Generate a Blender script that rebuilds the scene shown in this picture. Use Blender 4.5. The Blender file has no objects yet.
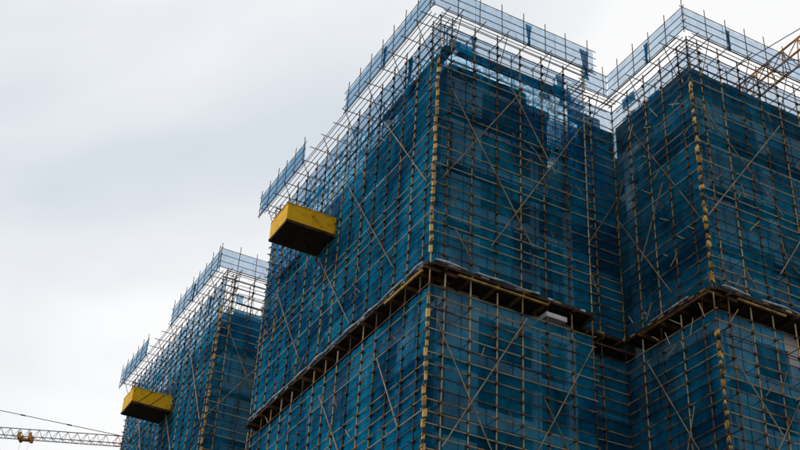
import bpy, math, random
from mathutils import Vector, Matrix
random.seed(7)
scene = bpy.context.scene
col = scene.collection

# ------------------------------------------------------------------ camera
CAM_Z = 1.6
FPX, AZ, EL, ROLL = 1209.54, math.radians(63.386), math.radians(33.575), math.radians(3.4296)
cam_data = bpy.data.cameras.new('camera')
cam_data.sensor_width = 36.0
cam_data.lens = FPX / 800.0 * 36.0
cam_data.clip_end = 6000.0
cam = bpy.data.objects.new('camera', cam_data)
col.objects.link(cam)
fw = Vector((math.cos(AZ) * math.cos(EL), math.sin(AZ) * math.cos(EL), math.sin(EL)))
rt = Vector((math.sin(AZ), -math.cos(AZ), 0.0))
up = rt.cross(fw)
r2 = math.cos(ROLL) * rt + math.sin(ROLL) * up
u2 = -math.sin(ROLL) * rt + math.cos(ROLL) * up
cam.matrix_world = Matrix(((r2.x, u2.x, -fw.x, 0), (r2.y, u2.y, -fw.y, 0), (r2.z, u2.z, -fw.z, CAM_Z), (0, 0, 0, 1)))
scene.camera = cam

# ------------------------------------------------------------------ world: bright overcast
SUN_EL, SUN_AZ = math.radians(38), math.radians(152)     # direction towards the sun, azimuth from +X
world = bpy.data.worlds.new('World')
scene.world = world
world.use_nodes = True
nt = world.node_tree
nt.nodes.clear()
wo = nt.nodes.new('ShaderNodeOutputWorld')
bg = nt.nodes.new('ShaderNodeBackground')
bg.inputs['Strength'].default_value = 0.1
sky = nt.nodes.new('ShaderNodeTexSky')
sky.sky_type = 'NISHITA'
sky.sun_disc = False
sky.sun_elevation = SUN_EL
sky.sun_rotation = math.pi / 2 - SUN_AZ
tc = nt.nodes.new('ShaderNodeTexCoord')
mp = nt.nodes.new('ShaderNodeMapping')
mp.inputs['Location'].default_value = (4.5, 0.7, 2.1)
mp.inputs['Scale'].default_value = (1.0, 1.0, 1.7)
nz = nt.nodes.new('ShaderNodeTexNoise')
nz.inputs['Scale'].default_value = 1.7
nz.inputs['Detail'].default_value = 4.0
nz.inputs['Roughness'].default_value = 0.42
nz.inputs['Distortion'].default_value = 0.5
rp = nt.nodes.new('ShaderNodeValToRGB')
rp.color_ramp.elements[0].position = 0.34
rp.color_ramp.elements[0].color = (6.3, 7.0, 7.75, 1)
rp.color_ramp.elements[1].position = 0.555
rp.color_ramp.elements[1].color = (10.1, 10.12, 10.15, 1)
mx = nt.nodes.new('ShaderNodeMix')
mx.data_type = 'RGBA'
mx.inputs['Factor'].default_value = 0.95
L = nt.links.new
L(tc.outputs['Generated'], mp.inputs['Vector'])
L(mp.outputs['Vector'], nz.inputs['Vector'])
L(nz.outputs['Fac'], rp.inputs['Fac'])
L(sky.outputs['Color'], mx.inputs[6])
L(rp.outputs['Color'], mx.inputs[7])
L(mx.outputs[2], bg.inputs['Color'])
L(bg.outputs['Background'], wo.inputs['Surface'])

sun_data = bpy.data.lights.new('sun', 'SUN')
sun_data.energy = 1.4
sun_data.angle = math.radians(18)
sun_data.color = (1.0, 0.96, 0.9)
sun = bpy.data.objects.new('sun', sun_data)
sd = Vector((math.cos(SUN_AZ) * math.cos(SUN_EL), math.sin(SUN_AZ) * math.cos(SUN_EL), math.sin(SUN_EL)))
sun.rotation_euler = sd.to_track_quat('Z', 'Y').to_euler()
sun.location = (0, 0, 120)
col.objects.link(sun)

scene.view_settings.view_transform = 'Standard'
scene.view_settings.look = 'None'
scene.view_settings.exposure = 0.0
scene.view_settings.gamma = 1.0
scene.view_settings.use_curve_mapping = False
scene.cycles.transparent_max_bounces = 24
scene.cycles.max_bounces = 8
scene.cycles.diffuse_bounces = 4

# ------------------------------------------------------------------ materials
def new_mat(name):
    m = bpy.data.materials.new(name)
    m.use_nodes = True
    m.node_tree.nodes.clear()
    return m, m.node_tree.nodes, m.node_tree.links.new

def noise(N, LK, scale, detail=4, vec_scale=(1, 1, 1), rough=0.55):
    g = N.new('ShaderNodeNewGeometry')
    mp_ = N.new('ShaderNodeMapping')
    mp_.inputs['Scale'].default_value = vec_scale
    n = N.new('ShaderNodeTexNoise')
    n.inputs['Scale'].default_value = scale
    n.inputs['Detail'].default_value = detail
    n.inputs['Roughness'].default_value = rough
    LK(g.outputs['Position'], mp_.inputs['Vector'])
    LK(mp_.outputs['Vector'], n.inputs['Vector'])
    return n

def ramp(N, stops):
    r = N.new('ShaderNodeValToRGB')
    while len(r.color_ramp.elements) < len(stops):
        r.color_ramp.elements.new(0.5)
    for e, (p, c) in zip(r.color_ramp.elements, stops):
        e.position = p
        e.color = (*c, 1) if len(c) == 3 else c
    return r

def surface(name, stops, scale, rough=0.7, metal=0.0, vec=(1, 1, 1), bump=0.0, rand=0.0, detail=5):
    """noise driven colour; rand mixes in a per-object shift"""
    m, N, LK = new_mat(name)
    n = noise(N, LK, scale, detail, vec)
    r = ramp(N, stops)
    if rand:
        oi = N.new('ShaderNodeObjectInfo')
        ma = N.new('ShaderNodeMath'); ma.operation = 'MULTIPLY_ADD'
        ma.inputs[1].default_value = rand
        ma.inputs[2].default_value = -rand / 2
        ad = N.new('ShaderNodeMath'); ad.operation = 'ADD'; ad.use_clamp = True
        LK(oi.outputs['Random'], ma.inputs[0])
        LK(ma.outputs[0], ad.inputs[0])
        LK(n.outputs['Fac'], ad.inputs[1])
        LK(ad.outputs[0], r.inputs['Fac'])
    else:
        LK(n.outputs['Fac'], r.inputs['Fac'])
    b = N.new('ShaderNodeBsdfPrincipled')
    b.inputs['Roughness'].default_value = rough
    b.inputs['Specular IOR Level'].default_value = 0.22
    b.inputs['Metallic'].default_value = metal
    LK(r.outputs['Color'], b.inputs['Base Color'])
    if bump:
        bn = N.new('ShaderNodeBump')
        bn.inputs['Strength'].default_value = bump
        bn.inputs['Distance'].default_value = 0.05
        LK(n.outputs['Fac'], bn.inputs['Height'])
        LK(bn.outputs['Normal'], b.inputs['Normal'])
    o = N.new('ShaderNodeOutputMaterial')
    LK(b.outputs[0], o.inputs['Surface'])
    return m

def net(name, dark, light, cover, spread, hole=None, transl=0.3, tint=(0.5, 0.76, 0.95)):
    """woven safety net: threads cover a share of the area, the rest is open"""
    m, N, LK = new_mat(name)
    oi = N.new('ShaderNodeObjectInfo')
    n1 = noise(N, LK, 0.9, 5, (1, 1, 0.45))
    ad = N.new('ShaderNodeMath'); ad.operation = 'MULTIPLY_ADD'
    ad.inputs[1].default_value = 0.28
    LK(oi.outputs['Random'], ad.inputs[0]); 
    sb = N.new('ShaderNodeMath'); sb.operation = 'ADD'; sb.inputs[1].default_value = -0.14
    LK(n1.outputs['Fac'], sb.inputs[0]); LK(sb.outputs[0], ad.inputs[2])
    r = ramp(N, [(0.34, dark), (0.66, light)])
    LK(ad.outputs[0], r.inputs['Fac'])
    d = N.new('ShaderNodeBsdfDiffuse'); t = N.new('ShaderNodeBsdfTranslucent')
    LK(r.outputs['Color'], d.inputs['Color']); LK(r.outputs['Color'], t.inputs['Color'])
    s1 = N.new('ShaderNodeMixShader'); s1.inputs[0].default_value = transl
    LK(d.outputs[0], s1.inputs[1]); LK(t.outputs[0], s1.inputs[2])
    n2 = noise(N, LK, 2.6, 5, (1, 1, 0.6), 0.65)
    mr = N.new('ShaderNodeMapRange')
    mr.inputs['From Min'].default_value = 0.3; mr.inputs['From Max'].default_value = 0.7
    mr.inputs['To Min'].default_value = cover - spread; mr.inputs['To Max'].default_value = cover + spread
    LK(n2.outputs['Fac'], mr.inputs['Value'])
    fac = mr.outputs[0]
    if hole:
        n3 = noise(N, LK, hole[0], 6, (1, 1, 0.7), 0.75)
        gt = N.new('ShaderNodeMapRange')
        gt.inputs['From Min'].default_value = hole[1]; gt.inputs['From Max'].default_value = hole[1] + 0.09
        gt.inputs['To Min'].default_value = 0.1; gt.inputs['To Max'].default_value = 1.0
        LK(n3.outputs['Fac'], gt.inputs['Value'])
        mu = N.new('ShaderNodeMath'); mu.operation = 'MULTIPLY'
        LK(fac, mu.inputs[0]); LK(gt.outputs[0], mu.inputs[1]); fac = mu.outputs[0]
    tr = N.new('ShaderNodeBsdfTransparent')
    tr.inputs['Color'].default_value = (*tint, 1)
    s2 = N.new('ShaderNodeMixShader')
    LK(fac, s2.inputs[0]); LK(tr.outputs[0], s2.inputs[1]); LK(s1.outputs[0], s2.inputs[2])
    o = N.new('ShaderNodeOutputMaterial')
    LK(s2.outputs[0], o.inputs['Surface'])
    return m

NET_D, NET_L = (0.001, 0.075, 0.18), (0.003, 0.25, 0.46)
M = {}
M['net'] = net('net_blue', NET_D, NET_L, 0.74, 0.08)
M['net_front'] = net('net_blue_open', (0.001, 0.078, 0.17), (0.004, 0.26, 0.46), 0.45, 0.15, tint=(0.58, 0.81, 0.93))
M['net_shade'] = net('net_blue_shaded', (0.001, 0.065, 0.145), (0.004, 0.20, 0.37), 0.62, 0.12)  # darker net for the recess and the side beside it, shade put into its colour
M['net_torn'] = net('net_blue_torn', NET_D, NET_L, 0.74, 0.1, (3.6, 0.42))
M['net_pale'] = net('net_blue_new', (0.015, 0.18, 0.42), (0.04, 0.27, 0.52), 0.32, 0.10, None, 0.5, (0.72, 0.83, 0.93))
M['net_slit'] = net('net_blue_slit', NET_D, NET_L, 0.7, 0.1, (3.0, 0.45))
M['net_fold'] = net('net_blue_folded', NET_D, NET_L, 0.82, 0.1)
M['tube'] = surface('scaffold_tube', [(0.26, (0.025, 0.015, 0.009)), (0.40, (0.13, 0.065, 0.022)), (0.54, (0.36, 0.22, 0.07)), (0.75, (0.44, 0.34, 0.20))], 1.1, 0.6, 0.0, (1, 1, 0.6), 0, 0.5)
M['tube_dark'] = surface('scaffold_tube_dark', [(0.3, (0.015, 0.011, 0.008)), (0.5, (0.06, 0.035, 0.019)), (0.72, (0.17, 0.105, 0.05))], 1.3, 0.6, 0.0, (1, 1, 1), 0, 0.4)
M['brace'] = surface('brace_tube', [(0.3, (0.09, 0.055, 0.03)), (0.55, (0.25, 0.175, 0.10)), (0.8, (0.40, 0.31, 0.20))], 1.4, 0.6, 0, (1, 1, 1), 0, 0.3)
M['coupler'] = surface('coupler_steel', [(0.3, (0.03, 0.022, 0.017)), (0.7, (0.12, 0.06, 0.03))], 6, 0.7)
M['concrete'] = surface('raw_concrete', [(0.3, (0.36, 0.36, 0.36)), (0.7, (0.60, 0.60, 0.59))], 0.8, 0.9, 0, (1, 1, 0.4), 0.2)
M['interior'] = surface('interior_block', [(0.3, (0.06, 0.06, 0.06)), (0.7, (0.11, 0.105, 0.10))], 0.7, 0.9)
M['timber'] = surface('deck_timber', [(0.3, (0.015, 0.011, 0.008)), (0.7, (0.045, 0.032, 0.02))], 3, 0.85)
M['beam'] = surface('yellow_beam', [(0.3, (0.20, 0.10, 0.03)), (0.55, (0.46, 0.27, 0.05)), (0.8, (0.55, 0.36, 0.08))], 2.2, 0.6, 0, (1, 1, 1), 0, 0.3)
M['rust_beam'] = surface('rust_beam', [(0.3, (0.03, 0.016, 0.009)), (0.6, (0.12, 0.06, 0.02)), (0.8, (0.22, 0.125, 0.035))], 2.2, 0.7, 0, (1, 1, 1), 0, 0.4)
M['yellow'] = surface('yellow_paint', [(0.3, (0.22, 0.11, 0.03)), (0.5, (0.54, 0.31, 0.05)), (0.8, (0.60, 0.40, 0.12))], 2.2, 0.6, 0, (1, 1, 1), 0, 0.3)
M['black'] = surface('black_paint', [(0.3, (0.012, 0.012, 0.012)), (0.7, (0.05, 0.045, 0.04))], 4, 0.6)
M['cloth'] = surface('white_sheet', [(0.3, (0.16, 0.16, 0.17)), (0.55, (0.45, 0.45, 0.45)), (0.8, (0.70, 0.70, 0.69))], 2.6, 0.8)
M['plate'] = surface('platform_plate', [(0.28, (0.25, 0.14, 0.01)), (0.42, (0.70, 0.37, 0.004)), (0.7, (0.80, 0.45, 0.006))], 1.5, 0.7, 0, (1, 1, 1.6), 0.1)
M['plate_floor'] = surface('platform_floor', [(0.3, (0.015, 0.012, 0.009)), (0.7, (0.05, 0.036, 0.022))], 2.5, 0.8)
M['wire'] = surface('wire_rope', [(0.3, (0.03, 0.03, 0.03)), (0.7, (0.08, 0.08, 0.08))], 5, 0.5, 0.6)
M['crane_grey'] = surface('crane_paint_grey', [(0.3, (0.13, 0.13, 0.14)), (0.7, (0.28, 0.28, 0.29))], 0.8, 0.6)
M['crane_red'] = surface('crane_paint_red', [(0.3, (0.25, 0.03, 0.03)), (0.7, (0.45, 0.06, 0.05))], 0.8, 0.6)
M['crane_rust'] = surface('crane_paint_orange', [(0.3, (0.10, 0.045, 0.02)), (0.5, (0.42, 0.17, 0.03)), (0.75, (0.55, 0.28, 0.05))], 1.2, 0.6)
M['ground'] = surface('site_ground', [(0.35, (0.05, 0.045, 0.04)), (0.65, (0.12, 0.105, 0.085))], 0.12, 0.95, 0, (1, 1, 1), 0.3)

# ------------------------------------------------------------------ mesh helpers
class MB:
    def __init__(self):
        self.v = []; self.f = []
    def box(self, a, b, mat=None):
        i = len(self.v)
        pts = [(x, y, z) for z in (a[2], b[2]) for y in (a[1], b[1]) for x in (a[0], b[0])]
        if mat: pts = [tuple(mat @ Vector(p)) for p in pts]
        self.v += pts
        self.f += [(i, i + 2, i + 3, i + 1), (i + 4, i + 5, i + 7, i + 6), (i, i + 1, i + 5, i + 4), (i + 2, i + 6, i + 7, i + 3), (i, i + 4, i + 6, i + 2), (i + 1, i + 3, i + 7, i + 5)]
    def tube(self, p, q, r, n=6, r1=None):
        p = Vector(p); q = Vector(q); d = (q - p).normalized()
        a = d.orthogonal().normalized(); b = d.cross(a)
        i = len(self.v)
        for c, rr in ((p, r), (q, r if r1 is None else r1)):
            for k in range(n):
                t = 2 * math.pi * k / n
                self.v.append(tuple(c + (a * math.cos(t) + b * math.sin(t)) * rr))
        for k in range(n):
            j = (k + 1) % n
            self.f.append((i + k, i + j, i + n + j, i + n + k))
        self.f.append(tuple(i + n - 1 - k for k in range(n)))
        self.f.append(tuple(i + n + k for k in range(n)))
    def path(self, pts, r, n=6):
        for p, q in zip(pts[:-1], pts[1:]):
            self.tube(p, q, r, n)
    def mesh(self, name, mat, smooth=False):
        me = bpy.data.meshes.new(name)
        me.from_pydata(self.v, [], self.f)
        me.update()
        if smooth:
            for p in me.polygons: p.use_smooth = True
        me.materials.append(mat)
        return me

def link(name, me, parent=None, kind=None):
    o = bpy.data.objects.new(name, me)
    col.objects.link(o)
    if parent: o.parent = parent
    if kind: o['kind'] = kind
    return o

def thing(name, label, cat, loc=(0, 0, 0), group=None):
    o = bpy.data.objects.new(name, None)
    o.empty_display_size = 0.5
    col.objects.link(o)
    o.location = loc
    o['label'] = label; o['category'] = cat
    if group: o['group'] = group
    return o

_unit = {}
def unit_tube(mat):
    if mat not in _unit:
        b = MB(); b.tube((0, 0, 0), (0, 0, 1), 1.0, 7)
        _unit[mat] = b.mesh('tube', M[mat])
        for p in list(_unit[mat].polygons)[:-2]: p.use_smooth = True
    return _unit[mat]

def tube(name, p, q, r, parent, mat='tube'):
    p = Vector(p); q = Vector(q); d = q - p
    o = bpy.data.objects.new(name, unit_tube(mat))
    col.objects.link(o); o.parent = parent
    rot = d.to_track_quat('Z', 'Y').to_matrix().to_4x4()
    o.matrix_local = Matrix.Translation(p) @ rot @ Matrix.Diagonal((r, r, d.length, 1))
    return o

_ubox = {}
def box(name, a, b, parent, mat):
    if mat not in _ubox:
        m_ = MB(); m_.box((0, 0, 0), (1, 1, 1)); _ubox[mat] = m_.mesh('block', M[mat])
    o = bpy.data.objects.new(name, _ubox[mat])
    col.objects.link(o); o.parent = parent
    o.location = [min(x, y) for x, y in zip(a, b)]
    o.scale = [abs(y - x) for x, y in zip(a, b)]
    return o

def under(child, part):
    """hang a piece below a part of the same thing, without moving it"""
    child.parent = part
    child.matrix_parent_inverse = part.matrix_basis.inverted()
    return child

_panels = {}
def panel_mesh(mat, var, amp=0.10):
    """unit net sheet in XZ, bulging along Y, tied at its corners and edges"""
    k = (mat, var)
    if k not in _panels:
        rr = random.Random(var * 31 + 5)
        nx, nz_ = 8, 15
        vs, fs = [], []
        ph = [rr.uniform(0, 6.28) for _ in range(4)]
        for j in range(nz_ + 1):
            for i in range(nx + 1):
                x, z = i / nx, j / nz_
                tie = abs(math.sin(z * math.pi * 3)) * (0.4 + 0.6 * abs(math.sin(x * math.pi * 2)))
                y = -amp * tie * (0.55 + 0.45 * math.sin(x * 9 + ph[0]) * math.sin(z * 4 + ph[1]))
                y += amp * 0.25 * math.sin(x * 31 + ph[2] + z * 3)
                vs.append((x, y, z))
        for j in range(nz_):
            for i in range(nx):
                a = j * (nx + 1) + i
                fs.append((a, a + 1, a + nx + 2, a + nx + 1))
        me = bpy.data.meshes.new('net_sheet')
        me.from_pydata(vs, [], fs); me.update()
        for p in me.polygons: p.use_smooth = True
        me.materials.append(M[mat])
        _panels[k] = me
    return _panels[k]

class Face:
    """one vertical side of a scaffold: s runs along it, n points out of it"""
    def __init__(self, origin, along, out, length):
        self.o = Vector((*origin, 0)); self.a = Vector((*along, 0)); self.n = Vector((*out, 0)); self.L = length
    def p(self, s, n, z):
        return self.o + self.a * s + self.n * n + Vector((0, 0, z + CAM_Z))
    def panel(self, name, s0, s1, z0, z1, n, parent, mat, var):
        o = bpy.data.objects.new(name, panel_mesh(mat, var))
        col.objects.link(o); o.parent = parent
        c = self.p(s0, n, z0)
        m = Matrix.Identity(4)
        m.col[0] = (*(self.a * (s1 - s0)), 0)
        m.col[1] = (*(-self.n), 0)
        m.col[2] = (0, 0, z1 - z0, 0)
        m.col[3] = (*c, 1)
        o.matrix_local = m
        return o

# heights below are metres above the lens (the lens is at 1.6 m)
LEDGE = 31.1
UP_RAILS = [31.75 + 0.6 * k for k in range(26)]            # up to 46.75
LOW_RAILS = [29.85 - 0.6 * k for k in range(18)]           # down to 19.65
UP_ROWS = [31.25, 33.0, 34.8, 36.6, 38.4, 40.2, 42.0, 43.8, 45.3]
LOW_ROWS = [19.1, 20.9, 22.7, 24.5, 26.3, 28.1, 29.9]
GROUND = -CAM_Z
jit = lambda a: random.uniform(-a, a)

def pole_spots(L_, first=0.8, step=1.5):
    s = [0.0]; x = first
    while x < L_ - 0.35:
        s.append(x); x += step
    s.append(L_)
    return s

def build_face(F, sc, stuff, spots, upper_mat, low=True, low_parts=True, end_stub=(0.3, 0.3), front=False, net_cols=None, skip_corner=(False, False), top_mat='net_pale', inner=True, inner_net=(), gaps=(), low_net=None):
    """poles, rails, nets, couplers of one side"""
    cp, tr, lowm, lown = stuff
    for i, s in enumerate(spots):
        if (i == 0 and skip_corner[0]) or (i == len(spots) - 1 and skip_corner[1]): continue
        top = 47.6 + jit(0.25)
        lean = jit(0.04)
        tube('pole', F.p(s + lean, 0, LEDGE), F.p(s + jit(0.03), jit(0.02), top), 0.039, sc, 'tube')
        if low:
            sl = s + 0.09 * (0 < s < F.L)
            tube('pole', F.p(sl + jit(0.04), 0, GROUND), F.p(sl + jit(0.03), 0, 30.72 + jit(0.12)), 0.039, sc, 'tube')
        if inner and 0 < i < len(spots) - 1:
            tube('inner_pole', F.p(s + 0.05, -0.95, LEDGE), F.p(s + 0.05, -0.95, 47.4 + jit(0.4)), 0.03, sc, 'tube_dark')
            if low: tube('inner_pole', F.p(s + 0.12, -0.95, GROUND), F.p(s + 0.12, -0.95, 30.6), 0.03, sc, 'tube_dark')
    for z in UP_RAILS:
        t = jit(0.03)
        e0, e1 = random.uniform(0.05, end_stub[0]), random.uniform(0.05, end_stub[1])
        tube('rail', F.p(-e0, 0.06, z + t), F.p(F.L + e1, 0.06, z + t + jit(0.06)), 0.029, sc, 'tube' if random.random() < (0.7 if front else 0.3) else 'tube_dark')  # non-front sides get mostly dark rails, their shade put into the colour
    if low:
        for z in LOW_RAILS:
            e0, e1 = random.uniform(0.05, end_stub[0]), random.uniform(0.05, end_stub[1])
            if low_parts:
                tube('rail', F.p(-e0, 0.06, z + jit(0.03)), F.p(F.L + e1, 0.06, z + jit(0.05)), 0.029, sc, 'tube' if random.random() < (0.75 if front else 0.4) else 'tube_dark')  # same darker mix off the front, standing in for shade
            else:
                lowm.tube(F.p(-e0, 0.06, z), F.p(F.L + e1, 0.06, z), 0.029)
        z = LOW_RAILS[-1] - 0.6
        while z > GROUND + 0.3:
            lowm.tube(F.p(-0.15, 0.06, z), F.p(F.L + 0.15, 0.06, z), 0.029, 5); z -= 0.6
    # inner ledgers, cross transoms, couplers
    for k, z in enumerate(UP_RAILS + (LOW_RAILS if low else [])):
        if k % 3 == 0 and inner:
            tr.tube(F.p(0.1, -0.98, z), F.p(F.L - 0.1, -0.98, z), 0.026, 5)
        for s in spots[1:-1]:
            if k % 3 == 0:
                tr.tube(F.p(s + 0.07, 0.12 + random.random() * 0.22, z - 0.05), F.p(s + 0.07, -1.15, z - 0.05), 0.026, 5)
            if random.random() < 0.8:
                c = F.p(s + jit(0.02), 0.045, z); h = 0.062
                cp.box(c - Vector((h, h, h * 1.1)), c + Vector((h, h, h * 1.1)))
    if inner or F.L > 3:
        for n_, z in ((-0.97, 45.5), (-0.97, 46.15), (-0.97, 46.8), (-0.97, 47.35), (-0.5, 47.22), (0.06, 47.38)):
            tube('inner_rail', F.p(-0.1, n_, z + jit(0.06)), F.p(F.L + random.uniform(-0.3, 0.3), n_, z + jit(0.08)), 0.024, sc, 'tube_dark')
    # nets
    ncol = net_cols or max(1, round(F.L / 3.0))
    w = F.L / ncol
    for j in range(len(UP_ROWS) - 1):
        for i in range(ncol):
            s0, s1 = i * w, (i + 1) * w
            mat = upper_mat((s0 + s1) / 2, (UP_ROWS[j] + UP_ROWS[j + 1]) / 2)
            if mat is None: continue
            F.panel('net_panel', s0 - 0.03, s1 + 0.03, UP_ROWS[j] - 0.04, UP_ROWS[j + 1] + 0.05 + jit(0.03), -0.06 - 0.02 * ((i + j) % 2), sc, mat, random.randrange(6))
    for i in range(ncol):
        if top_mat:
            F.panel('net_panel', i * w, (i + 1) * w + 0.03, 45.35, 46.95, -0.06 - 0.02 * (i % 2), sc, top_mat, random.randrange(6))
    for (a, b_, z0, z1) in inner_net:
        n_ = max(1, round((b_ - a) / 3.2))
        for i in range(n_):
            F.panel('inner_net', a + (b_ - a) * i / n_, a + (b_ - a) * (i + 1) / n_ + 0.03, z0 + jit(0.1), z1 + jit(0.15), -0.9 - 0.02 * (i % 2), sc, 'net', random.randrange(6))
    if low:
        lm = low_net or ('net_front' if front else 'net')
        for j in range(len(LOW_ROWS) - 1):
            for i in range(ncol):
                if (i, j) in gaps: continue
                F.panel('net_panel', i * w - 0.03, (i + 1) * w + 0.03, LOW_ROWS[j] - 0.04, LOW_ROWS[j + 1] + 0.05 - 0.06 * (j == 5), -0.06 - 0.02 * ((i + j) % 2), sc, lm, random.randrange(6))
        i0 = len(lown.v)
        for z in (GROUND + 0.2, LOW_ROWS[0] - 0.02):
            for s in (0.0, F.L): lown.v.append(tuple(F.p(s, -0.07, z)))
        lown.f.append((i0, i0 + 1, i0 + 3, i0 + 2))
    # boarded working levels between the two rows
    if inner:
        for z in (34.1, 37.7, 41.3):
            c0, c1 = F.p(0.9, -0.15, z), F.p(F.L - 0.9 if F.L > 4 else F.L - 0.1, -0.9, z + 0.05)
            box('walkway_deck', c0, c1, sc, 'timber')
        if low:
            for z in (22.8, 26.4):
                c0, c1 = F.p(0.9, -0.15, z), F.p(F.L - 0.9 if F.L > 4 else F.L - 0.1, -0.9, z + 0.05)
                box('walkway_deck', c0, c1, sc, 'timber')

def build_fence(F, sc, s0, s1, mat='net_pale', post0=None, cap0=False):
    """the guard fence standing one metre out from the top of the scaffold"""
    for z in (47.0, 47.5, 48.05, 48.58):
        tube('fence_rail', F.p(s0 - random.uniform(0.05, 0.25), 1.0, z + jit(0.02)), F.p(s1 + random.uniform(0.05, 0.25), 1.0, z + jit(0.03)), 0.024, sc, 'tube_dark')
    s = s0 + (0.25 if post0 is None else post0)
    while s < s1 + 0.05:
        tube('fence_post', F.p(s + jit(0.03), 1.04, 46.75 + jit(0.1)), F.p(s + jit(0.05), 1.04, 49.1 + jit(0.12)), 0.027, sc, 'tube_dark')
        s += 1.47 + jit(0.05)
    n = max(1, round((s1 - s0) / 3.0)); w = (s1 - s0) / n
    for i in range(n):
        F.panel('fence_net', s0 + i * w, s0 + (i + 1) * w + 0.04, 46.98, 48.6, 0.95 - 0.015 * (i % 2), sc, mat, random.randrange(6))

def build_outriggers(F, sc, s0, s1, spots, rails=True):
    for s in spots:
        if s0 <= s <= s1:
            tube('transom', F.p(s + jit(0.03), -1.05, 47.13), F.p(s + jit(0.03), 1.02 + random.uniform(0.03, 0.3), 47.13 + jit(0.04)), 0.027, sc, 'tube_dark')
    for k, s in enumerate(spots[1:-1]):
        if s0 <= s <= s1 and k % 2 == 0:
            tube('raking_strut', F.p(s + 0.06, 0.02, 45.0), F.p(s + 0.06 + jit(0.1), 0.98, 47.1), 0.024, sc, 'tube_dark')
    if rails:
        for n, z in ((0.15, 47.2), (0.42, 47.22), (0.7, 47.2), (1.0, 46.86)):
            tube('platform_rail', F.p(s0 - 0.2, n, z), F.p(s1 + 0.2, n, z + jit(0.04)), 0.024, sc, 'tube_dark')

def fold(F, sc, s, z0, z1, n=0.9, w=0.3, lean=0.0):
    """a gathered, hanging length of net"""
    b = MB(); k = 9; m_ = 7
    for j in range(m_ + 1):
        t = j / m_
        ww = w * (0.22 + 1.0 * abs(t - 0.3 - 0.05 * math.sin(s * 3)))
        for i in range(k + 1):
            x = (i / k - 0.5) * ww
            b.v.append(tuple(F.p(s + x + lean * (1 - t), n + 0.06 * math.sin(i * 2.4 + j * 0.5) , z0 + (z1 - z0) * t)))
    for j in range(m_):
        for i in range(k):
            a = j * (k + 1) + i
            b.f.append((a, a + 1, a + k + 2, a + k + 1))
    return link('net_fold', b.mesh('net_fold', M['net_fold'], True), sc)

def striped_guard(F, F2, sc, z0, z1, tattered=False):
    """yellow and black banding up a corner pole; F starts at the corner, F2 too"""
    z = z0; k = 0
    out = (F.n + F2.n)
    while z < z1:
        h = random.uniform(0.22, 0.5) if k % 2 == 0 else random.uniform(0.10, 0.30)
        b = MB()
        if not tattered:
            wv = 0.11; th = 0.03
            c = F.p(0, 0, z) + out * (0.06 + 0.04 * random.random()) + F.a * jit(0.035) + F2.a * jit(0.035)
            wv *= random.uniform(0.7, 1.25)
            for a_, nn in ((F.a, F.n), (F2.a, F2.n)):
                i = len(b.v)
                tl = jit(0.03)
                for dz in (0, h):
                    for dn in (0, th):
                        for ds in (0, wv):
                            q = c + a_ * ds + nn * dn + Vector((0, 0, dz + (ds * 0.5 if True else 0) + tl * ds))
                            b.v.append(tuple(q))
                b.f += [(i, i + 1, i + 3, i + 2), (i + 4, i + 6, i + 7, i + 5), (i, i + 4, i + 5, i + 1), (i + 2, i + 3, i + 7, i + 6), (i, i + 2, i + 6, i + 4), (i + 1, i + 5, i + 7, i + 3)]
        else:
            h *= random.uniform(0.7, 1.2)
            c = F.p(0, 0, z) + out * 0.06
            for sgn in (0, 1):
                d0 = (F.a if sgn else F2.a)
                w_ = random.uniform(0.12, 0.3)
                i = len(b.v)
                off = out * random.uniform(0, 0.08)
                for r_ in range(4):
                    t = r_ / 3
                    for cc in range(4):
                        x = cc / 3
                        b.v.append(tuple(c + off + d0 * (x * w_ - 0.07) + out * (0.05 * math.sin(x * 5 + z * 3) + 0.03 * math.sin(t * 4)) + Vector((0, 0, t * h + x * jit(0.09)))))
                for r_ in range(3):
                    for cc in range(3):
                        a = i + r_ * 4 + cc
                        b.f.append((a, a + 1, a + 5, a + 4))
        nm = 'yellow_band' if k % 2 == 0 else 'black_band'
        link(nm, b.mesh(nm, M['yellow' if k % 2 == 0 else 'black']), sc)
        z += h + (0.01 if not tattered else random.uniform(-0.03, 0.08)); k += 1

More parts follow.
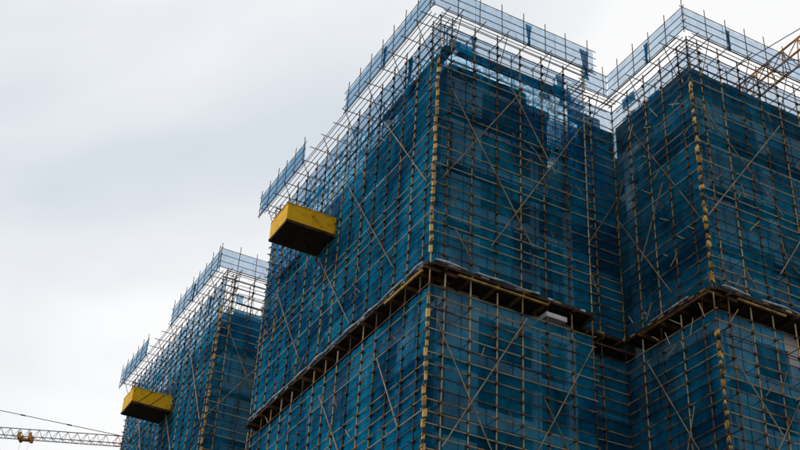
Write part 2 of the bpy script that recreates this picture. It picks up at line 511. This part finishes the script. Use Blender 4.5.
def build_ledge(F, sc, s0, s1, spots, style, beams=(), inner_end=1.35, toe=('black', 'yellow', 'black', 'yellow')):
    """the sealed cantilevered stage that carries the upper scaffold"""
    box('ledge_deck', F.p(s0, 0.14, LEDGE - 0.1), F.p(s1, -inner_end, LEDGE + 0.02), sc, 'timber')
    for s in spots:
        if s0 - 0.01 <= s <= s1 + 0.01:
            ss = min(max(s, s0 + 0.12), s1 - 0.12)
            b = MB()
            for dz, hw in ((0.0, 0.06), (0.17, 0.06)):
                pa, pb = F.p(ss - hw, 0.32, 30.78 + dz), F.p(ss + hw, -1.6, 30.80 + dz)
                b.box([min(x, y) for x, y in zip(pa, pb)], [max(x, y) for x, y in zip(pa, pb)])
            pa, pb = F.p(ss - 0.012, 0.318, 30.80), F.p(ss + 0.012, -1.6, 30.95)
            b.box([min(x, y) for x, y in zip(pa, pb)], [max(x, y) for x, y in zip(pa, pb)])
            link('outrigger_beam', b.mesh('outrigger_beam', M['rust_beam']), sc)
    for (a, b_) in beams:
        tube('edge_beam', F.p(a, 0.26, 30.72), F.p(b_, 0.26, 30.72), 0.07, sc, 'beam')
    # toe board pieces
    s = s0; k = 0
    while s < s1 - 0.05:
        l = min(random.uniform(0.38, 0.5) if k % 2 else random.uniform(0.3, 0.45), s1 - s)
        zz = LEDGE + 0.03 + jit(0.02)
        box('toe_board', F.p(s, 0.115, zz), F.p(s + l - 0.01, 0.145, zz + random.uniform(0.07, 0.12)), sc, toe[k % len(toe)] if random.random() < 0.8 else 'timber')
        s += l; k += 1
    # a rolled sheet tied along the edge
    for (a, b_) in style:
        pts = []; rad = []
        n = max(4, int((b_ - a) / 0.3))
        m_ = MB()
        for i in range(n + 1):
            t = i / n
            pts.append(F.p(a + (b_ - a) * t, 0.2 + 0.02 * math.sin(i * 0.6), LEDGE + 0.14 + 0.03 * math.sin(i * 0.9 + a) + 0.025 * math.sin(i * 0.37)))
            rad.append(0.045 + 0.014 * math.sin(i * 0.7) + jit(0.008))
        for i in range(n):
            m_.tube(pts[i], pts[i + 1], rad[i], 7, rad[i + 1])
        link('rolled_sheet', m_.mesh('rolled_sheet', M['cloth'], True), sc)

def scraps(F, sc, n, zlo=44.6, zhi=46.6):
    for k in range(n):
        s0 = random.uniform(0.3, F.L - 1.3); w = random.uniform(0.4, 1.5); z0 = random.uniform(zlo, zhi)
        F.panel('net_scrap', s0, s0 + w, z0, z0 + random.uniform(0.3, 0.8), random.choice((0.1, -0.2, -0.6, -0.85)), sc, random.choice(('net_torn', 'net_slit', 'net_fold')), random.randrange(6))

def loose_sticks(F, sc, n):
    b = MB()
    for k in range(n):
        s0, z0 = random.uniform(0.3, F.L - 0.3), random.choice(UP_RAILS[:22] + LOW_RAILS[:14]) + jit(0.2)
        l = random.uniform(0.35, 1.1); a_ = random.choice((-1, 1)) * random.uniform(0.5, 1.3)
        b.tube(F.p(s0, 0.1 + random.random() * 0.12, z0), F.p(s0 + l * math.cos(a_), 0.1 + random.random() * 0.15, z0 + l * math.sin(a_)), 0.024, 5)
    link('loose_tubes', b.mesh('loose_tubes', M['tube']), sc, 'stuff')

def finish_stuff(sc, stuff):
    for nm, mb, mat in zip(('couplers', 'transoms', 'lower_rails', 'lower_net'), stuff, ('coupler', 'tube_dark', 'tube', 'net')):
        if mb.v: link(nm, mb.mesh(nm, M[mat]), sc, 'stuff')

def braces(F, sc, lst):
    for k, (s0, z0, s1, z1) in enumerate(lst):
        tube('brace', F.p(s0, 0.13 + 0.05 * (k % 2), z0), F.p(s1, 0.13 + 0.05 * (k % 2), z1), 0.031, sc, 'brace')

# ------------------------------------------------------------------ ground
gm = MB()
gm.v = [(-2500, -2500, 0), (2500, -2500, 0), (2500, 2500, 0), (-2500, 2500, 0)]; gm.f = [(0, 1, 2, 3)]
link('ground', gm.mesh('ground', M['ground']), None, 'structure')

# ------------------------------------------------------------------ concrete towers
FLOORS = [30.15 + 2.9 * k for k in range(-11, 5)]     # top of each slab edge beam minus 0.25; last = 41.75

def build_core(t, blocks, lines, low_floor=18.0):
    """blocks: (u0,v0,u1,v1,top) plan rectangles; lines: facade wall patterns"""
    for (ua, va, ub, vb, top) in blocks:
        z = GROUND
        # inner core, set back behind the open rooms
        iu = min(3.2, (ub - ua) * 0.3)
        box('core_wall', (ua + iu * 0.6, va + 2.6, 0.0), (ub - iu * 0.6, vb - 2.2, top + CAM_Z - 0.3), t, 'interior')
        for zf in [30.4 + 2.9 * k for k in range(-11, 6)]:
            if zf > top + 0.1: continue
            box('floor_slab', (ua, va, zf - 0.15 + CAM_Z), (ub, vb, zf + CAM_Z), t, 'concrete')
    for (F, pat, zmax) in lines:
        for zf in [30.4 + 2.9 * k for k in range(-4, 6)]:
            if zf > zmax + 0.1 or (len(pat) == 1 and zf < 44) or (F in (fb_top, fb_side) and zf < 40): continue
            box('edge_beam', F.p(0.0, 0.02, zf - 0.5), F.p(F.L, -0.25, zf - 0.153), t, 'concrete')
            for (a, b_, hgt) in pat:
                zt = zf - 0.5 if hgt is None else zf - 2.9 + hgt
                box('wall_panel', F.p(a, 0.0, zf - 2.9 + 0.003), F.p(b_, -0.22, zt - 0.003), t, 'concrete')

C0 = Vector((23.80, 43.97, 0))
T1 = thing('apartment_tower', 'unfinished concrete apartment tower behind the blue nets at the centre and right', 'building', C0, 'apartment towers under construction')
fa = Face((1.4, 1.4), (0, 1), (-1, 0), 15.6)
fb = Face((1.4, 1.4), (1, 0), (0, -1), 8.2)
fb_top = Face((1.4, 1.4), (1, 0), (0, -1), 6.8)
fb_side = Face((8.2, 1.65), (0, 1), (1, 0), 10.0)
fs = Face((9.6, 2.85), (1, 0), (0, -1), 4.4)
fra = Face((14.2, -4.2), (0, 1), (-1, 0), 7.0)
frb = Face((14.2, -4.2), (1, 0), (0, -1), 13.0)
pat_a = [(0.0, 0.5, None), (2.6, 4.4, None), (4.4, 6.2, 0.9), (7.8, 8.6, None), (11.0, 12.6, None), (14.8, 15.6, None), (8.6, 11.0, 0.9)]
pat_b = [(0.0, 0.25, None), (0.42, 2.25, None), (2.25, 5.5, 0.35), (5.5, 5.98, None), (7.6, 8.2, None)]
pat_s = [(0.2, 0.7, None)]
pat_ra = [(0.0, 0.3, None), (5.6, 6.5, None), (3.0, 5.2, 0.9)]
pat_rb = [(0.0, 0.25, None), (0.5, 2.3, None), (4.6, 5.3, None), (2.3, 4.6, 0.5), (7.0, 9.0, None), (11.0, 12.8, None)]
build_core(T1, [(1.4, 1.4, 8.2, 12.0, 44.9), (8.22, 1.41, 9.59, 12.0, 39.1), (1.42, 12.02, 9.58, 17.0, 42.0), (6.0, 17.02, 9.56, 21.6, 42.0), (9.62, 2.85, 11.2, 14.0, 42.0), (11.22, 2.86, 27.2, 14.0, 44.9), (14.2, -4.2, 27.2, 2.83, 44.9)],
           [(fa, pat_a, 42.0), (fb, pat_b, 39.1), (fb_top, pat_b[:4], 44.9), (fb_side, [(0.0, 5.0, None), (5.0, 10.0, None)], 44.9), (fs, pat_s, 39.1), (fra, pat_ra, 44.9), (frb, pat_rb, 44.9)])
box('balcony_slab', (6.75, -0.05, 30.22 + CAM_Z), (8.0, 1.38, 30.48 + CAM_Z), T1, 'concrete')

def shutters(t, F, s0, s1, z0, z1, n=0.05):
    s = s0
    while s < s1 - 0.1:
        w = min(1.2, s1 - s)
        box('formwork_panel', F.p(s, n, z0 + jit(0.05)), F.p(s + w - 0.015, n - 0.06, z1 + jit(0.06)), t, 'timber')
        s += w
shutters(T1, fra, 0.0, 7.0, 44.8, 47.2)
shutters(T1, frb, 0.06, 13.0, 44.8, 46.9)
shutters(T1, fs, 1.7, 4.4, 44.8, 46.7)
shutters(T1, fb, 0.0, 5.2, 44.8, 45.6)
shutters(T1, fa, 0.06, 10.0, 44.8, 45.5)
for (a_, b_) in (((2.0, 1.1), (9.3, 1.75)), ((1.1, 1.3), (1.75, 9.0))):
    box('formwork_deck', (*a_, 46.7 + CAM_Z), (*b_, 46.78 + CAM_Z), T1, 'timber')

def rebar_field(t, u0, v0, u1, v1, z0, z1, step):
    b = MB(); u = u0
    while u < u1:
        v = v0
        while v < v1:
            b.tube((u + jit(0.1), v + jit(0.1), z0 + CAM_Z), (u + jit(0.12), v + jit(0.12), random.uniform(z1 - 0.8, z1) + CAM_Z), 0.016, 4)
            v += step
        u += step
    for z in (z0 + 0.9, z0 + 1.8, z0 + 2.5):
        u = u0
        while u < u1:
            b.tube((u, v0, z + CAM_Z), (u, v1, z + CAM_Z), 0.022, 4); u += step * 2
        v = v0
        while v < v1:
            b.tube((u0, v, z + 0.06 + CAM_Z), (u1, v, z + 0.06 + CAM_Z), 0.022, 4); v += step * 2
    link('reinforcing_bars', b.mesh('reinforcing_bars', M['tube_dark']), t, 'stuff')
rebar_field(T1, 1.6, 12.2, 9.4, 21.5, 42.0, 45.6, 0.75)
rebar_field(T1, 9.7, 3.0, 11.1, 12.0, 42.0, 45.2, 0.7)
rebar_field(T1, 8.4, 1.6, 9.5, 11.0, 39.1, 44.6, 0.6)

T2 = thing('apartment_tower', 'unfinished concrete apartment tower behind the blue nets at the far left', 'building', C0 + Vector((0.14, 32.6, 0)), 'apartment towers under construction')
build_core(T2, [(1.4, 1.4, 12.0, 12.0, 44.9), (1.42, 12.02, 11.9, 17.0, 42.0), (6.0, 17.02, 11.8, 21.6, 42.0)], [(fa, pat_a, 42.0), (fb, pat_b, 42.0), (fb, [(0.3, 8.0, None)], 44.9)])
rebar_field(T2, 1.6, 1.6, 11.0, 11.6, 44.9, 47.0, 0.7)
rebar_field(T2, 1.6, 12.0, 11.0, 21.0, 42.0, 45.4, 0.75)

# ------------------------------------------------------------------ scaffolds
def wing(origin, label, main=True):
    sc = thing('scaffold', label, 'scaffold', origin, 'scaffolds wrapped in blue netting')
    stuff = (MB(), MB(), MB(), MB())
    F1 = Face((0, 0), (0, 1), (-1, 0), 23.0)
    F2 = Face((0, 0), (1, 0), (0, -1), 9.6)
    FE = Face((0, 23.0), (1, 0), (0, 1), 9.6)
    def m1(s, z):
        if z > 43.8: return 'net_torn'
        if s > 11.5 and z > 42: return 'net_torn'
        if s > 16.5 and z > 36.6: return 'net_torn'
        return 'net'
    def m2(s, z):
        if main and s > 5 and z > 40.2: return 'net_torn'
        if main and z > 43.8: return 'net_slit'
        if not main and z > 43.5: return None
        return 'net_front'
    sp1 = pole_spots(23.0, 0.85, 1.53); sp2 = pole_spots(9.6, 0.75, 1.5)
    build_face(F1, sc, stuff, sp1, m1, net_cols=8, end_stub=(0.3, 0.35), top_mat='net_side', inner_net=[(0.9, 6.5, 42.3, 45.2), (6.5, 11.0, 42.3, 44.6), (11.0, 17.0, 41.0, 43.9), (16.8, 22.8, 33.0, 41.5)])
    build_face(F2, sc, stuff, sp2, m2, front=True, net_cols=4, skip_corner=(True, False), end_stub=(0.3, 0.4), top_mat='net_pale' if main else None, inner_net=[(6.4, 9.6, 41.0, 43.8)] if main else [(1.2, 9.6, 42.0, 44.95)])
    build_face(FE, sc, stuff, pole_spots(9.6, 0.8, 1.5), lambda s, z: 'net_torn' if z > 42 else 'net', low=False, skip_corner=(True, False), net_cols=3, inner=False)
    build_fence(F1, sc, -1.0, 10.2, 'net_side', 0.4)
    build_fence(F1, sc, 16.2, 23.6, 'net_fence', 0.05)
    build_fence(F2, sc, -1.0, 9.75, 'net_pale', 0.0)
    build_outriggers(F1, sc, 0, 23.3, sp1)
    build_outriggers(F2, sc, 0, 9.7, sp2)
    striped_guard(F1, F2, sc, 31.6, 44.0, False)
    striped_guard(F1, F2, sc, 19.5, 29.2, False)
    fold(F1, sc, 5.1, 46.95, 48.5, 0.9, 0.5)
    fold(F2, sc, 5.3, 46.95, 48.55, 0.9, 0.5)
    fold(F1, sc, 3.6, 45.2, 46.9, -0.1, 0.6)
    build_ledge(F1, sc, 0.0, 23.0, sp1, [(0.4, 2.2), (2.4, 11.5), (11.7, 22.6)], [(0.3, 4.2)], toe=('timber', 'cloth', 'cloth', 'timber'))
    build_ledge(F2, sc, 0.14, 9.6, sp2, [(0.2, 2.0), (2.5, 6.2)], [(1.45, 6.7)], toe=('timber', 'black', 'cloth', 'yellow', 'timber'))
    if main:
        F3 = Face((9.6, 0), (0, 1), (1, 0), 1.4)
        F4 = Face((9.6, 1.4), (1, 0), (0, -1), 3.2)
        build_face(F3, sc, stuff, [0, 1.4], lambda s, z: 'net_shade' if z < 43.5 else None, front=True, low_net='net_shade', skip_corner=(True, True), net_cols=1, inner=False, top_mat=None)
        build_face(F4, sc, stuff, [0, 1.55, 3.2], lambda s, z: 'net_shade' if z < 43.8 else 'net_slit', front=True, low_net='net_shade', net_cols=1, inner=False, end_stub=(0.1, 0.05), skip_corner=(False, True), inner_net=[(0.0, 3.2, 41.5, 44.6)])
        build_fence(F4, sc, 0.3, 2.15, 'net_pale', 0.1)
        build_outriggers(F4, sc, 0, 3.0, [0.3, 1.55, 2.6])
        build_ledge(F4, sc, 0.01, 3.18, [0.5, 1.55, 2.6], [], [])
        box('edge_beam', F4.p(-0.6, 0.5, 30.1), F4.p(3.3, 0.62, 30.2), sc, 'rust_beam')
        F4.panel('net_scrap', 0.1, 2.4, 45.0, 46.1, -0.15, sc, 'net_fold', 2)
        fold(F2, sc, 9.2, 46.3, 48.5, 0.85, 0.8, 0.1)
        fold(F2, sc, 8.2, 44.6, 46.8, -0.2, 0.7)
        fold(F2, sc, 2.3, 46.0, 47.0, -0.2, 0.5)
        braces(F2, sc, [(0.36, 36.18, 5.34, 44.22), (0.76, 42.33, 5.82, 34.02), (3.4, 33.17, 9.34, 43.33), (4.6, 44.04, 7.45, 39.2), (1.27, 33.44, 2.6, 31.4),
                        (5.48, 29.6, 0.89, 21.65), (0.38, 28.02, 3.9, 21.4), (5.7, 22.1, 9.46, 29.15), (6.47, 25.51, 8.4, 22.2)])
        braces(F1, sc, [(6.15, 43.96, 0.5, 36.2), (11.07, 42.79, 3.69, 32.69), (13.91, 38.54, 8.74, 31.73), (20.51, 39.55, 15.44, 32.48), (11.94, 28.7, 8.4, 23.8), (4.86, 27.87, 2.2, 23.2)])
        braces(F4, sc, [(3.2, 40.52, -0.1, 34.7), (0.2, 36.5, 1.4, 33.6)])
    else:
        braces(F2, sc, [(0.0, 35.43, 6.0, 44.0), (0.5, 42.79, 5.0, 34.8)])
        braces(F1, sc, [(5.9, 42.89, 1.0, 35.5), (9.9, 39.3, 5.0, 32.5), (19.0, 43.0, 13.5, 35.0)])
    scraps(F1, sc, 16, 43.6, 46.4); scraps(F2, sc, 8)
    loose_sticks(F1, sc, 70); loose_sticks(F2, sc, 40)
    finish_stuff(sc, stuff)
    return sc

M['net_side'] = net('net_blue_side', (0.015, 0.15, 0.38), (0.03, 0.23, 0.48), 0.42, 0.05, None, 0.5, (0.56, 0.75, 0.9))
M['net_fence'] = net('net_blue_fence', (0.03, 0.15, 0.36), (0.05, 0.22, 0.46), 0.50, 0.06, None, 0.5, (0.42, 0.66, 0.88))
wing(C0, 'bamboo coloured tube scaffold with blue nets on the large centre tower', True)
wing(C0 + Vector((0.14, 32.6, 0)), 'smaller looking scaffold with blue nets on the distant left tower', False)

def right_wing():
    sc = thing('scaffold', 'blue netted scaffold on the right hand tower wing beside the recess', 'scaffold', C0 + Vector((12.8, -5.6, 0)), 'scaffolds wrapped in blue netting')
    stuff = (MB(), MB(), MB(), MB())
    F5 = Face((0, 0), (0, 1), (-1, 0), 7.0)
    F6 = Face((0, 0), (1, 0), (0, -1), 13.0)
    sp5 = pole_spots(7.0, 0.83, 1.55); sp6 = pole_spots(13.0, 0.79, 1.45)
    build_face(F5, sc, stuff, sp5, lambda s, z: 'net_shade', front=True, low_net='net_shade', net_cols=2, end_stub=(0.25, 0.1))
    build_face(F6, sc, stuff, sp6, lambda s, z: 'net_front', front=True, net_cols=6, skip_corner=(True, False), end_stub=(0.25, 0.3), gaps=((2, 5),))
    build_fence(F5, sc, -1.0, 6.0, 'net_pale', 0.0)
    build_fence(F6, sc, -1.0, 13.6, 'net_pale', 1.6)
    build_outriggers(F5, sc, 0, 6.8, sp5)
    build_outriggers(F6, sc, 0, 13.0, sp6)
    striped_guard(F5, F6, sc, 31.4, 44.3, True)
    striped_guard(F5, F6, sc, 19.5, 28.7, True)
    F5.panel('net_scrap', 4.6, 5.8, 46.2, 47.0, 0.1, sc, 'net_fold', 3)
    fold(F5, sc, 2.4, 46.95, 48.5, 0.9, 0.45)
    fold(F6, sc, 2.35, 46.95, 48.5, 0.9, 0.4)
    build_ledge(F5, sc, 0.0, 6.9, sp5, [(1.6, 4.6)], [])
    box('edge_beam', F5.p(0.1, 0.17, 30.75), F5.p(5.2, 0.29, 30.86), sc, 'rust_beam')
    build_ledge(F6, sc, 0.14, 13.0, sp6, [(0.4, 2.2), (3.0, 6.0)], [(1.3, 4.4)])
    braces(F5, sc, [(5.05, 44.11, 0.2, 35.3), (2.8, 39.03, 5.0, 35.17), (6.98, 39.1, 2.84, 32.11), (6.05, 41.28, 7.0, 39.35), (5.11, 29.06, 1.6, 22.6), (1.9, 25.4, 3.0, 22.4)])
    braces(F6, sc, [(6.25, 43.73, 0.05, 35.28), (0.16, 42.9, 5.4, 37.2), (6.57, 36.18, 4.6, 33.3), (0.87, 27.13, 3.2, 24.0), (5.6, 27.6, 2.6, 22.8)])
    scraps(F5, sc, 4, 45.2, 46.4); scraps(F6, sc, 5, 45.2, 46.2)
    loose_sticks(F5, sc, 30); loose_sticks(F6, sc, 40)
    finish_stuff(sc, stuff)
right_wing()

# ------------------------------------------------------------------ loading platforms
def platform(origin, label, wire_shadows):
    t = thing('loading_platform', label, 'platform', origin, 'yellow loading platforms')
    x0, x1, y0, y1, z0, z1 = -3.15, 0.1, 12.2, 14.8, 39.3 + CAM_Z, 40.58 + CAM_Z
    floor = box('floor', (x0 + 0.02, y0 + 0.02, z0), (x1 + 1.2, y1 - 0.02, z0 + 0.1), t, 'plate_floor')
    sides = [None, None]
    sides[0] = box('side_plate', (x0 + 0.04, y0, z0 + 0.12), (x1, y0 + 0.035, z1), t, 'plate')
    sides[1] = box('side_plate', (x0 + 0.04, y1 - 0.035, z0 + 0.12), (x1, y1, z1), t, 'plate')
    end = box('end_plate', (x0, y0 + 0.002, z0 + 0.12), (x0 + 0.037, y1 - 0.002, z1 - 0.02), t, 'plate')
    for y in (y0 - 0.05, y1 - 0.05):
        b = MB()
        b.box((x0 - 0.03, y, z0 - 0.03), (x1 + 1.4, y + 0.1, z0 - 0.008)); b.box((x0 - 0.03, y, z0 + 0.104), (x1 + 1.4, y + 0.1, z0 + 0.126)); b.box((x0 - 0.03, y + 0.035, z0 - 0.008), (x1 + 1.4, y + 0.065, z0 + 0.104))
        link('main_beam', b.mesh('main_beam', M['rust_beam']), t)
    for k in range(5):
        x = x0 + 0.3 + k * 0.65
        under(box('cross_beam', (x, y0 + 0.06, z0 - 0.07), (x + 0.09, y1 - 0.06, z0 - 0.002), t, 'plate_floor'), floor)
    for y in (y0 - 0.012, y1 + 0.0):
        sp = sides[0] if y < 13 else sides[1]
        under(box('top_frame', (x0 - 0.01, y - 0.02, z1), (x1, y + 0.04, z1 + 0.05), t, 'plate'), sp)
        for k in range(3):
            x = x0 + 0.1 + k * 1.5
            under(box('frame_post', (x, y - 0.028 if y < 13 else y + 0.002, z0 + 0.13), (x + 0.05, y - 0.004 if y < 13 else y + 0.03, z1 - 0.002), t, 'plate'), sp)
    under(box('top_frame', (x0 - 0.02, y0 + 0.03, z1 - 0.02), (x0 + 0.03, y1 - 0.03, z1 + 0.03), t, 'plate'), end)
    for y in (y0 + 0.1, y1 - 0.1):
        tube('wire_rope', (x0 + 0.5, y, z0 + 0.15), (0.9, y, z0 + 6.2), 0.012, t, 'wire')
        tube('wire_rope', (x0 + 1.7, y, z0 + 0.15), (0.9, y, z0 + 5.0), 0.012, t, 'wire')
    for (sa, sb) in wire_shadows:  # dark tubes laid on the side plate, standing in for the wires' shadows
        tube('wire_shadow', (x0 + sa, y0 - 0.035, z0 + 0.16), (x0 + sb, y0 - 0.035, z1 - 0.02), 0.02, t, 'wire')
    b = MB(); b.tube((x0 + 0.25, y0 + 0.3, z0 - 0.1), (x0 + 0.25, y0 + 0.3, z0 - 0.04), 0.05, 8)
    link('lug', b.mesh('lug', M['rust_beam']), t)
platform(C0, 'yellow steel loading platform jutting from the large centre tower', [])
platform(C0 + Vector((0.14, 29.8 + 2.8 - 2.8 + 0.0, 0)), 'yellow steel loading platform jutting from the distant left tower', [(0.5, 1.5), (1.5, 2.5)])

# ------------------------------------------------------------------ tower cranes
def lattice(parent, P, ax, side, upv, length, w, h, step, mat, r, names=('chord', 'lacing')):
    """triangular jib: two lower chords and one upper chord, laced"""
    P = Vector(P)
    A = lambda s: P + ax * s - side * (w / 2)
    B = lambda s: P + ax * s + side * (w / 2)
    T = lambda s: P + ax * s + upv * h
    for fn in (A, B, T):
        tube(names[0], fn(0), fn(length), r, parent, mat)
    n = int(length / step)
    for k in range(n):
        s = k * step; m_ = s + step / 2; e = s + step
        for a, b in ((A(s), T(m_)), (T(m_), A(e)), (B(s), T(m_)), (T(m_), B(e)), (A(s), B(m_)), (B(m_), A(e))):
            tube(names[1], a, b, r * 0.5, parent, mat)

# far crane, left of the towers
j0 = Vector((22.9, 168.5, 0)); j1 = Vector((38.05, 161.5, 0))
jd = (j1 - j0).normalized(); js = Vector((-jd.y, jd.x, 0))
base = j0 - jd * 38.0
crane = thing('tower_crane', 'distant grey tower crane with slim jib reaching in from the left edge', 'crane', base)
ZJ = 66.95 + CAM_Z
lattice(crane, Vector((0, 0, ZJ)) + jd * 20.0, jd, js, Vector((0, 0, 1)), 34.2, 1.2, 1.35, 1.35, 'crane_grey', 0.07)
lattice(crane, Vector((0, 0, ZJ)) + jd * 54.2, jd, js, Vector((0, 0, 1)), 2.4, 1.2, 1.35, 1.2, 'crane_red', 0.08)
lattice(crane, Vector((0, 0, ZJ)) + jd * 0.9, jd, js, Vector((0, 0, 1)), 19.0, 1.2, 1.35, 1.9, 'crane_grey', 0.07, ('chord', 'lacing'))
top = Vector((0, 0, ZJ + 9.3))
tube('pendant_line', top, jd * 55.0 + Vector((0, 0, ZJ + 1.4)), 0.05, crane, 'wire')
tube('pendant_line', top, jd * 24.0 + Vector((0, 0, ZJ + 1.4)), 0.05, crane, 'wire')
for s in (40.8, 47.6):
    tt = s / 55.0
    c = top.lerp(jd * 55.0 + Vector((0, 0, ZJ + 1.4)), tt)
    tube('line_joint', c - jd * 0.35 + Vector((0, 0, 0.05)), c + jd * 0.35 - Vector((0, 0, 0.05)), 0.1, crane, 'wire')
b = MB()
for sx in (-0.75, 0.75):
    for sy in (-0.75, 0.75):
        b.tube((sx, sy, 0), (sx, sy, ZJ), 0.09, 5)
z = 0.0; k = 0
while z < ZJ - 1.6:
    for (a, c) in (((-.75, -.75), (.75, -.75)), ((.75, -.75), (.75, .75)), ((.75, .75), (-.75, .75)), ((-.75, .75), (-.75, -.75))):
        if k % 2: a, c = c, a
        b.tube((*a, z), (*c, z + 1.6), 0.045, 4)
    z += 1.6; k += 1
link('mast', b.mesh('mast', M['crane_grey']), crane)
b = MB()
for sx in (-0.6, 0.6):
    b.tube((sx, -0.6, ZJ), top, 0.08, 5); b.tube((sx, 0.6, ZJ), top, 0.08, 5)
link('tower_head', b.mesh('tower_head', M['crane_grey']), crane)
b = MB(); q = jd.to_track_quat('X', 'Z').to_matrix().to_4x4()
b.box((-14, -0.6, ZJ), (-0.9, 0.6, ZJ + 0.4), q); b.box((-14, -0.9, ZJ - 2.0), (-11.5, 0.9, ZJ - 0.005), q)
link('counter_jib', b.mesh('counter_jib', M['crane_grey']), crane)
tube('pendant_line', top, -jd * 12.0 + Vector((0, 0, ZJ + 0.4)), 0.05, crane, 'wire')
# trolley
c = jd * 41.8 + Vector((0, 0, ZJ - 0.1))
b = MB()
for s in (-0.75, 0.75):
    for y in (-0.75, 0.75):
        b.box((41.9 + s - 0.22, y - 0.12, ZJ - 0.35), (41.9 + s + 0.22, y + 0.12, ZJ + 0.55), q)
    b.box((41.9 + s - 0.12, -0.75, ZJ - 0.45), (41.9 + s + 0.12, 0.75, ZJ - 0.2), q)
b.box((41.2, -0.3, ZJ - 0.42), (42.6, 0.3, ZJ - 0.15), q)
trolley = link('trolley', b.mesh('trolley', M['crane_rust']), crane)
for s in (-0.6, 0.6):
    tube('hoist_rope', jd * (41.9 + s) + Vector((0, 0, ZJ - 0.4)), jd * (41.9 + s * 0.3) + Vector((0, 0, ZJ - 22)), 0.015, trolley, 'wire')
b = MB(); b.box((41.6, -0.15, ZJ - 22.8), (42.2, 0.15, ZJ - 21.99), q); b.tube(q @ Vector((41.9, 0, ZJ - 23.4)), q @ Vector((41.9, 0, ZJ - 22.7)), 0.1, 6)
link('hook_block', b.mesh('hook_block', M['crane_red']), trolley)

# crane jib over the right wing
crane2 = thing('tower_crane', 'rusty orange lattice crane jib above the right hand tower', 'crane', C0 + Vector((21.6, 9.0, 0)))
ax = Vector((0, -1, 0)); sd_ = Vector((1, 0, 0))
ZB = 50.0 + CAM_Z
lattice(crane2, (0, -1.2, ZB), ax, sd_, Vector((0, 0, 1)), 22.0, 1.0, 1.5, 1.3, 'crane_rust', 0.07)
b = MB()
for sx in (-0.7, 0.7):
    for sy in (-0.7, 0.7):
        b.tube((sx, sy, 0), (sx, sy, ZB + 1.4), 0.08, 5)
z = 0.0; k = 0
while z < ZB - 0.3:
    for (a, c) in (((-.7, -.7), (.7, -.7)), ((.7, -.7), (.7, .7)), ((.7, .7), (-.7, .7)), ((-.7, .7), (-.7, -.7))):
        if k % 2: a, c = c, a
        b.tube((*a, z), (*c, z + 1.5), 0.04, 4)
    z += 1.5; k += 1
link('mast', b.mesh('mast', M['crane_rust']), crane2)
tube('pendant_line', (0, 0, ZB + 5), (0, -18.0, ZB + 1.5), 0.03, crane2, 'wire')
b = MB(); b.tube((-0.6, 0, ZB + 1.3), (0, 0, ZB + 5), 0.07, 5); b.tube((0.6, 0, ZB + 1.3), (0, 0, ZB + 5), 0.07, 5)
link('tower_head', b.mesh('tower_head', M['crane_rust']), crane2)
b = MB(); b.box((-0.16, -16.6, ZB + 1.4), (0.16, -15.9, ZB + 1.75)); b.box((-0.6, -16.5, ZB - 0.1), (-0.42, -15.9, ZB + 0.14)); b.box((0.42, -16.5, ZB - 0.1), (0.6, -15.9, ZB + 0.14))
link('jib_joint', b.mesh('jib_joint', M['crane_rust']), crane2)
